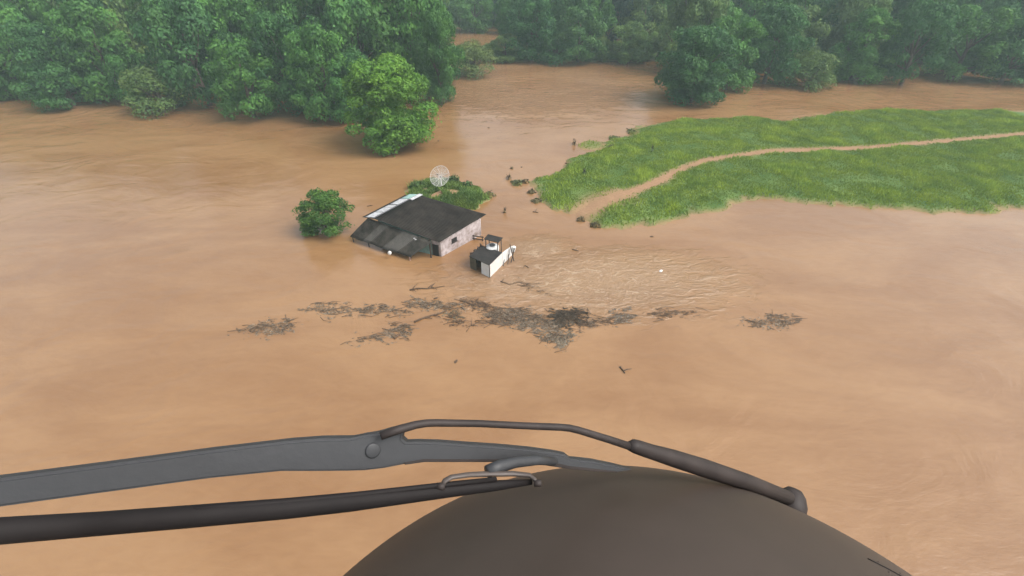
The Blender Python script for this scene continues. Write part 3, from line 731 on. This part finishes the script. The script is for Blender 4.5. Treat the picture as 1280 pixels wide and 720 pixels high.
# crossed poles and white box behind the side wall
cp = at(641, 326); cross = empty('crossed_poles', cp); tag(cross, 'two crossed dark poles standing at the back end of the shed', 'poles')
for p0, p1, z1 in [((645, 328), (637.5, 323), 1.7), ((636, 330), (643, 325), 1.4)]:
    a_, b_ = at(*p0), at(*p1); loc(MB().tube([a_-Vector((0, 0, .9)), Vector((b_.x, b_.y, z1))], .05, 6), 'pole', M_POST, cross)
wb = at(642, 311, 1.2); wbx = empty('white_drum', wb); tag(wbx, 'small white drum wedged on top of the crossed poles', 'drum')
loc(MB().tube([wb-Vector((.05, 0, .28)), wb+Vector((.05, 0, .2))], [.19, .2], 12), 'body', M_WHITE, wbx)
loc(MB().tube([wb+Vector((.05, 0, .2)), wb+Vector((.06, 0, .25))], [.21, .20], 12), 'lid', M_WHITE, wbx)
for i, (p0, p1) in enumerate([((628, 337), (631, 326)), ((634, 334), (636, 325))]):
    a_, b_ = at(*p0), at(*p1); loc(MB().tube([a_-Vector((0, 0, .5)), Vector((b_.x, b_.y, .7))], .045, 6), 'prop', M_POST, shed, shed)

# ------------------------------------------------------------------ floating debris
M_DEB = leafmat('flotsam', 0.05, 0.75, ((0.75, 0.68, 0.62, 1), (1.25, 1.2, 1.12, 1)))
def in_poly(poly, x, y): return sdf(poly, x, y)
def nn2(x, y): return np.array([noise.noise((a*.35, b*.5, 8.0)) for a, b in zip(x, y)])
def raft(pts, label, n_=500, tone=(0.12, 0.105, 0.08), seed=0, twigs=14, dens=0.5, name='debris_raft', hh=.10):
    r = np.random.default_rng(100+seed)
    poly = [at(*p) for p in pts]
    X = [p.x for p in poly]; Y = [p.y for p in poly]
    cx, cy = sum(X)/len(X), sum(Y)/len(Y)
    root = empty(name, (cx, cy, 0)); tag(root, label, 'debris')
    x = r.uniform(min(X)-1, max(X)+1, n_*13); y = r.uniform(min(Y)-1, max(Y)+1, n_*13)
    nn = np.array([noise.noise((a*1.1, b*2.2, seed)) for a, b in zip(x, y)]); n3 = np.array([noise.noise((a*3.5, b*5.5, seed+5)) for a, b in zip(x, y)])
    s = sdf(poly, x, y)+nn*.9
    s = s-nn*.5; k = nn*.7+n3*.95+np.clip(s*1.1, -1.6, .45)+r.normal(size=len(x))*.10 > 0.13-dens*.25
    x, y, s = x[k][:n_*4], y[k][:n_*4], s[k][:n_*4]; q = len(x)
    z = 0.015+r.random(q)**2*hh*np.clip(s, .2, 1)
    a = r.normal(size=q)*.6+nn2(x, y)*2.0; l = r.uniform(.05, .30, q); w = l*r.uniform(.06, .34, q)
    tx, ty = np.cos(a)*l, np.sin(a)*l; bx, by = -np.sin(a)*w, np.cos(a)*w; dz = r.normal(size=q)*.03
    c = np.stack([x-cx, y-cy, z], 1); T = np.stack([tx, ty, dz], 1)*.5; B = np.stack([bx, by, r.normal(size=q)*.02], 1)*.5
    V = np.stack([c-T, c+B, c+T, c-B], 1).reshape(-1, 3); V[:, 2] = np.maximum(V[:, 2], 0.006)
    o = fast('matted_litter', V, np.arange(q*4).reshape(-1, 4), M_DEB, r.random(q), root); o.color = (*tone, 1); o['kind'] = 'stuff'
    mb = MB(); got = 0
    for i in range(twigs):
        j = r.integers(0, max(q, 1)) if q else 0
        if not q: break
        L_ = r.uniform(.4, 2.0); a_ = r.normal()*.5+.1; st = Vector((x[j]-cx, y[j]-cy, .03)); d = Vector((math.cos(a_), math.sin(a_), 0))*L_
        bend = Vector((-d.y, d.x, 0))*r.uniform(-.25, .25)
        mb.tube([st-d*.5, st+bend+Vector((0, 0, r.uniform(.02, .14))), st+d*.5], [.024, .020, .008], 5); got += 1
    if got: o = mb.build('twigs', M_WOOD); o.parent = root; o['kind'] = 'stuff'
    return root
GY_ = (0.150, 0.122, 0.092); DK_ = (0.11, 0.075, 0.05)
raft([(442, 390), (458, 383), (478, 382), (492, 387), (474, 390), (455, 391)], 'thin grey drift of litter at the left edge above the others', 420, GY_, 1)
raft([(456, 423), (478, 417), (500, 405), (514, 410), (506, 420), (480, 425)], 'grey swept drift of litter with a dark knot, lower left', 650, GY_, 2)
raft([(511, 384), (517, 373), (530, 376), (556, 380), (578, 381), (574, 386), (545, 386)], 'grey streak of litter at the top left of the raft belt', 700, GY_, 3, 16)
raft([(572, 377), (590, 377), (618, 382), (600, 387), (584, 385)], 'dark brown streak of litter in the upper middle of the belt', 420, DK_, 4, 14)
raft([(556, 391), (566, 389), (580, 398), (578, 403), (562, 398)], 'small olive clump beside the long floating log', 260, (0.11, .10, .07), 5, 8)
raft([(556, 402), (590, 404), (606, 396), (628, 388), (640, 391), (612, 400), (592, 410)], 'thin line of twigs with a dark knot trailing below the belt', 300, DK_, 6, 22, .35)
raft([(604, 392), (630, 385), (660, 390), (676, 398), (700, 402), (704, 414), (672, 415), (640, 408), (616, 403)], 'widest grey tangle of branches in the middle of the belt', 1500, GY_, 7, 40)
raft([(640, 386), (662, 389), (655, 394), (640, 392)], 'flat grey tongue above the widest tangle', 260, GY_, 8, 6)
raft([(687, 400), (690, 391), (705, 387), (726, 391), (727, 402), (706, 407)], 'darkest dense heap of branches at the right of the tangle', 1100, (0.060, .048, .034), 9, 36, 1.2, hh=.35)
raft([(680, 418), (695, 414), (718, 420), (712, 428), (700, 433), (686, 428)], 'grey leafy branch raft lying lowest, below the dark heap', 650, (0.15, .13, .10), 10, 14, .9)
raft([(734, 401), (748, 397), (766, 399), (760, 404), (740, 404)], 'sparse reddish brown twigs right of the dark heap', 180, DK_, 11, 9)
raft([(764, 398), (768, 391), (786, 390), (790, 399), (772, 404)], 'small round grey raft at the right of the belt', 380, (0.15, .13, .105), 12, 8, .8)
raft([(811, 393), (828, 389), (846, 388), (870, 391), (850, 394), (824, 395)], 'thin dark drift running to the right edge', 260, DK_, 13, 12)
raft([(722, 402), (736, 400), (750, 403), (742, 408), (726, 407)], 'faint thin drift linking the dark heap to the right end', 160, GY_, 17, 6)
raft([(490, 390), (512, 385), (520, 390), (500, 396), (490, 397)], 'faint thin drift between the left drift and the long log', 130, GY_, 18, 5)
raft([(438, 426), (446, 421), (456, 424), (448, 430)], 'small grey patch of litter at the left edge below the others', 90, GY_, 19, 3)
raft([(648, 352), (664, 357), (690, 364), (684, 367), (660, 362)], 'thin brown line of litter along the edge of the rough water', 150, DK_, 20, 10, .3)
raft([(380, 388), (400, 380), (436, 384), (440, 390), (410, 396)], 'loose grey drift left of the belt', 380, GY_, 14, 9)
raft([(300, 412), (330, 402), (372, 404), (360, 416), (322, 420)], 'long grey drift far left of the belt', 520, GY_, 15, 12)
raft([(930, 402), (960, 394), (1000, 398), (985, 408), (950, 410)], 'grey drift far right of the belt', 460, GY_, 16, 12)
def log(p0, p1, r0, r1, label, m=M_WOOD, forks=2, seed=0):
    a_, b_ = at(*p0), at(*p1); rnd = random.Random(seed); root = empty('floating_log', (a_+b_)/2); tag(root, label, 'log')
    d = b_-a_; nn = Vector((-d.y, d.x, 0)).normalized()
    pts = [a_+d*t+nn*rnd.uniform(-.04, .04)*d.length+Vector((0, 0, .03+r0*.3)) for t in (0, .25, .5, .75, 1)]
    pts[0] = a_+Vector((0, 0, .04)); pts[-1] = b_+Vector((0, 0, .06))
    loc(MB().tube(pts, [r0+(r1-r0)*t for t in (0, .25, .5, .75, 1)], 7), 'stem', m, root, smooth=True)
    for i in range(forks):
        t = rnd.uniform(.05, .7); s = a_+d*t; e = s+d.normalized()*rnd.uniform(.2, .5)*d.length*.4+nn*rnd.choice([-1, 1])*rnd.uniform(.3, .8)+Vector((0, 0, rnd.uniform(.05, .3)))
        loc(MB().tube([s+Vector((0, 0, .05)), s.lerp(e, .5)+Vector((0, 0, .1)), e], [r0*.6, r0*.45, r1*.5], 6), 'branch', m, root)
log((518, 403), (558, 389), .10, .06, 'long straight dark log pointing up to the right inside the belt', seed=1)
log((512, 363), (556, 358), .08, .025, 'forked brown branch floating alone between house and belt', forks=6, seed=2)
log((493, 424), (500, 418), .09, .07, 'short thick stub below the swept grey drift', forks=1, seed=3)
log((598, 383), (622, 384), .05, .03, 'thin stick trailing right from the brown streak', forks=1, seed=4)
log((775, 459), (781, 467), .08, .05, 'short lone stick in the smooth water below the belt', forks=1, seed=5)
log((715, 312), (723, 314), .05, .04, 'tiny dark stick drifting in the rough water right of the shed', forks=1, seed=6)
log((626, 352), (638, 356), .06, .03, 'thin brown stick just below the shed', forks=2, seed=7)
log((656, 332), (661, 335), .05, .04, 'tiny stick drifting right of the crossed poles', forks=1, seed=8)
log((706, 204), (714, 206), .06, .03, 'thin brown stick by the upper shore of the bank', forks=1, seed=9)
log((459, 258), (466, 257), .06, .03, 'thin dark stick in the water behind the lean-to', forks=1, seed=10)
log((666, 265), (673, 266), .07, .04, 'short dark stick below the tip of the bank', forks=1, seed=11)
for i, (x_, y_) in enumerate([(815, 296), (826, 339), (652, 209), (784, 161), (611, 160), (545, 373), (570, 452), (548, 176)]):
    a_ = at(x_, y_); lab = ['dark speck of litter below the right part of the bank', 'pale scrap floating in the rough water near the right edge', 'dark scrap in open water left of the islet', 'dark scrap near the upper shore of the bank',
                            'dark scrap in the wide calm reach of the river', 'small brown scrap between the forked branch and belt', 'brown scrap in the smooth water below the belt', 'brown leaf clump right of the bright green tree'][i]
    mb = MB(); bmesh.ops.create_icosphere(mb.bm, subdivisions=2, radius=1)
    for v in mb.bm.verts: v.co = Vector((v.co.x*.22, v.co.y*.12, v.co.z*.09))*(1+.5*noise.noise(v.co*1.5+Vector((i, 0, 0))))
    o = mb.build('floating_scrap', M_WHITE if i == 1 else M_WOOD); o.location = (a_.x, a_.y, .02); o.rotation_euler = (0, 0, i*.7); tag(o, lab, 'scrap')

# ------------------------------------------------------------------ helicopter we look out of
M_NOSE = mat('nose_paint', (0.058, 0.043, 0.034), 0.55, 0.15, 1.8, spec=0.3)
M_ARM = mat('arm_grey_paint', (0.031, 0.032, 0.035), 0.55, 0.12, 6, spec=0.5, bump=0.03, bscale=60)
M_ROD = mat('rod_worn_black', (0.030, 0.023, 0.021), 0.6, 0.3, 14, spec=0.3)
M_RUB = mat('black_rubber', (0.011, 0.009, 0.009), 0.7, 0.2, 12, spec=0.2)
M_BRACK = mat('bracket_metal', (0.07, 0.055, 0.048), 0.5, 0.2, 8, spec=0.5)
heli = empty('helicopter', (0, 0.6, HC-1.6)); tag(heli, 'dark rounded helicopter nose with windscreen wiper in the foreground', 'helicopter')
def hl(mb, name, m, par=heli, smooth=True): return loc(mb, name, m, par, heli, smooth)
al = math.radians(35); th = math.radians(20+35)
cdir = Vector((160/F*math.cos(th), 0, 0)); dd = Vector((160/F*math.cos(th), -math.sin(th), math.cos(th))).normalized()
fwd = Vector((0, math.cos(PITCH), -math.sin(PITCH))); up = Vector((0, math.sin(PITCH), math.cos(PITCH)))
DN = 2.0
nc = Vector((0, 0, HC))+Vector((1, 0, 0))*dd.x*DN+up*dd.y*DN+fwd*dd.z*DN; nR = DN*math.sin(al)
mb = MB(); bmesh.ops.create_uvsphere(mb.bm, u_segments=192, v_segments=128, radius=nR)
for v in mb.bm.verts:
    v.co += nc
hl(mb, 'nose', M_NOSE)

ax0 = up.copy()
def onnose(az, el, dr=0.0):
    """point of the hull: az turns round the sight line's up axis, el climbs towards it"""
    rt = Vector((1, 0, 0)); d = rt*math.sin(az)*math.cos(el)-fwd*math.cos(az)*math.cos(el)+up*math.sin(el)
    return nc+d*(nR+dr)
for az_ in (1.4,):
    hl(MB().tube([onnose(az_, e_, .0006) for e_ in np.linspace(-.2, 1.15, 90)], .0016, 5), 'panel_seam', M_RUB)
for az_ in (1.44, 1.36):
    for e_ in np.linspace(0.15, 1.12, 24):
        c_ = onnose(az_, e_); n_ = (c_-nc).normalized(); hl(MB().tube([c_-n_*.001, c_+n_*.0012], [.0032, .0024], 8), 'rivet', M_NOSE)
def wl(pts): return [dist(*p) for p in pts]
def plate(outline, dep_of_x, thick, name, m, par=heli, bev=0.004):
    """solid plate cut to an outline, its face turned to the windscreen"""
    mb = MB(); b = mb.bm
    f_ = [dist(x, y, dep_of_x(x)) for x, y in outline]
    b_ = [dist(x, y, dep_of_x(x))+fwd*thick for x, y in outline]
    A_ = [b.verts.new(p) for p in f_]; B_ = [b.verts.new(p) for p in b_]
    F1 = b.faces.new(A_); F2 = b.faces.new(B_[::-1]); k = len(A_)
    for i in range(k): b.faces.new((A_[i], B_[i], B_[(i+1) % k], A_[(i+1) % k]))
    bmesh.ops.recalc_face_normals(b, faces=b.faces)
    es = list(F1.edges); bmesh.ops.bevel(b, geom=es, offset=bev, segments=3, affect='EDGES')
    bmesh.ops.triangulate(b, faces=[f for f in b.faces if len(f.verts) > 4])
    return hl(mb, name, m, par, False)
dx_ = lambda x: 1/(1.163-(x-438)*0.00088)
# carrier plate and wide lower arm in one pressing
arm = plate([(-40, 640), (-40, 604), (120, 583), (260, 564), (360, 552), (400, 549), (438, 548.5), (455, 545), (470, 542.5), (485, 538), (497, 535), (503, 542), (502, 549), (507, 553.5), (520, 553), (545, 553.5), (580, 556), (620, 558.5), (660, 562), (690, 566), (706, 569), (712, 574),
             (740, 577), (765, 582), (790, 588), (770, 591), (745, 589), (712, 586), (680, 581), (650, 577), (600, 577), (530, 577), (505, 581), (480, 586), (455, 589), (438, 589.5), (400, 590), (350, 590), (260, 599), (120, 618)],
            dx_, .022, 'wiper_arm', M_ARM)
plate([(505, 577.4), (530, 573.2), (600, 573.5), (650, 573.5), (690, 577), (712, 582), (745, 585.5), (770, 588.5), (772, 591), (745, 589.6), (712, 586.8), (680, 581.8), (650, 577.9), (600, 578), (530, 578), (506, 581.5)], lambda x: dx_(x)-.0012, .02, 'arm_lip', M_ROD, arm, .0015)
for bx, by in ((466, 563),):
    c_ = dist(bx, by, dx_(bx)); pn = (dist(500, by, dx_(500))-c_).cross(dist(bx, by-10, dx_(bx))-c_).normalized()
    if pn.dot(fwd) > 0: pn = -pn
    hl(MB().tube([c_-pn*.002, c_+pn*.0025, c_+pn*.0035], [.014, .0135, .011], 20), 'bolt', M_ARM, arm)
# upper link rod
rodp = [(476, 545, .865), (500, 536.5, .88), (520, 531, .90), (533, 529, .91), (546, 528.6, .92), (600, 529.5, .96), (650, 532, 1.0), (700, 534, 1.04), (712, 535.2, 1.05), (724, 538, 1.06), (760, 549, 1.10), (795, 560.5, 1.14)]
rod = hl(MB().tube(wl(rodp), [.0070, .0078, .0072, .0070, .0070, .0068, .0070, .0074, .0076, .0078, .0084, .0092], 12), 'link_rod', M_ROD)
hl(MB().tube(wl([(786, 557.5, 1.128), (792, 557.5, 1.135), (800, 560, 1.145), (812, 564, 1.16), (842, 573, 1.20), (880, 585, 1.26), (935, 603, 1.36), (985, 622, 1.47)]), [.010, .0155, .0165, .0170, .0205, .023, .022, .020], 14), 'rod_socket', M_ROD, rod)
hub_c = dist(990, 624, 1.50); hub_n = (hub_c-nc).normalized(); hub_s = nc+hub_n*nR
hub = hl(MB().tube([hub_s-hub_n*.02, hub_s+hub_n*.03, hub_s+hub_n*.055, hub_s+hub_n*.07], [.05, .045, .034, .020], 20), 'wiper_pivot', M_ROD)
# blade
dB = lambda x: .80+(x-438)*.0007
blp = [(-60, 668), (120, 655), (240, 645.5), (360, 635.5), (438, 627.5), (500, 620.5), (560, 613.5), (620, 607), (664, 602.5)]
blade = hl(MB().tube([dist(x, y, dB(x)) for x, y in blp], [.013, .014, .0150, .0155, .0155, .0138, .0122, .0100, .0055], 12, flat=.9), 'wiper_blade', M_RUB)
hl(MB().tube([dist(x, y-8, dB(x)-.004) for x, y in blp[2:-1]], [.0050, .0052, .0052, .0052, .0050, .0045][:len(blp[2:-1])], 8), 'blade_spine', M_RUB, blade)
# bracket that carries the blade
br = hl(MB().tube(wl([(553, 607, .873), (556, 601, .876), (564, 596.5, .88), (585, 593.5, .90), (610, 592.5, .93), (640, 592, .95), (662, 594, .955), (668, 599, .95), (671, 603, .945)]), [.006, .0062, .0060, .0062, .0072, .0070, .0060, .0058, .0056], 10, flat=.7), 'blade_bracket', M_BRACK)
hl(MB().tube(wl([(609, 590, .935), (624, 583, .95), (645, 577.5, .985), (672, 575, 1.02), (694, 577, 1.06)]), [.0125, .0120, .0110, .0100, .0080], 10, flat=.8), 'bracket_shank', M_ARM, br)
for px_, py_, d_ in [(551, 608, .872), (672, 604, .944)]:
    c_ = dist(px_, py_, d_); hl(MB().tube([c_-Vector((.007, 0, 0)), c_+Vector((.007, 0, 0))], .0065, 10), 'bracket_clip', M_ROD, br)
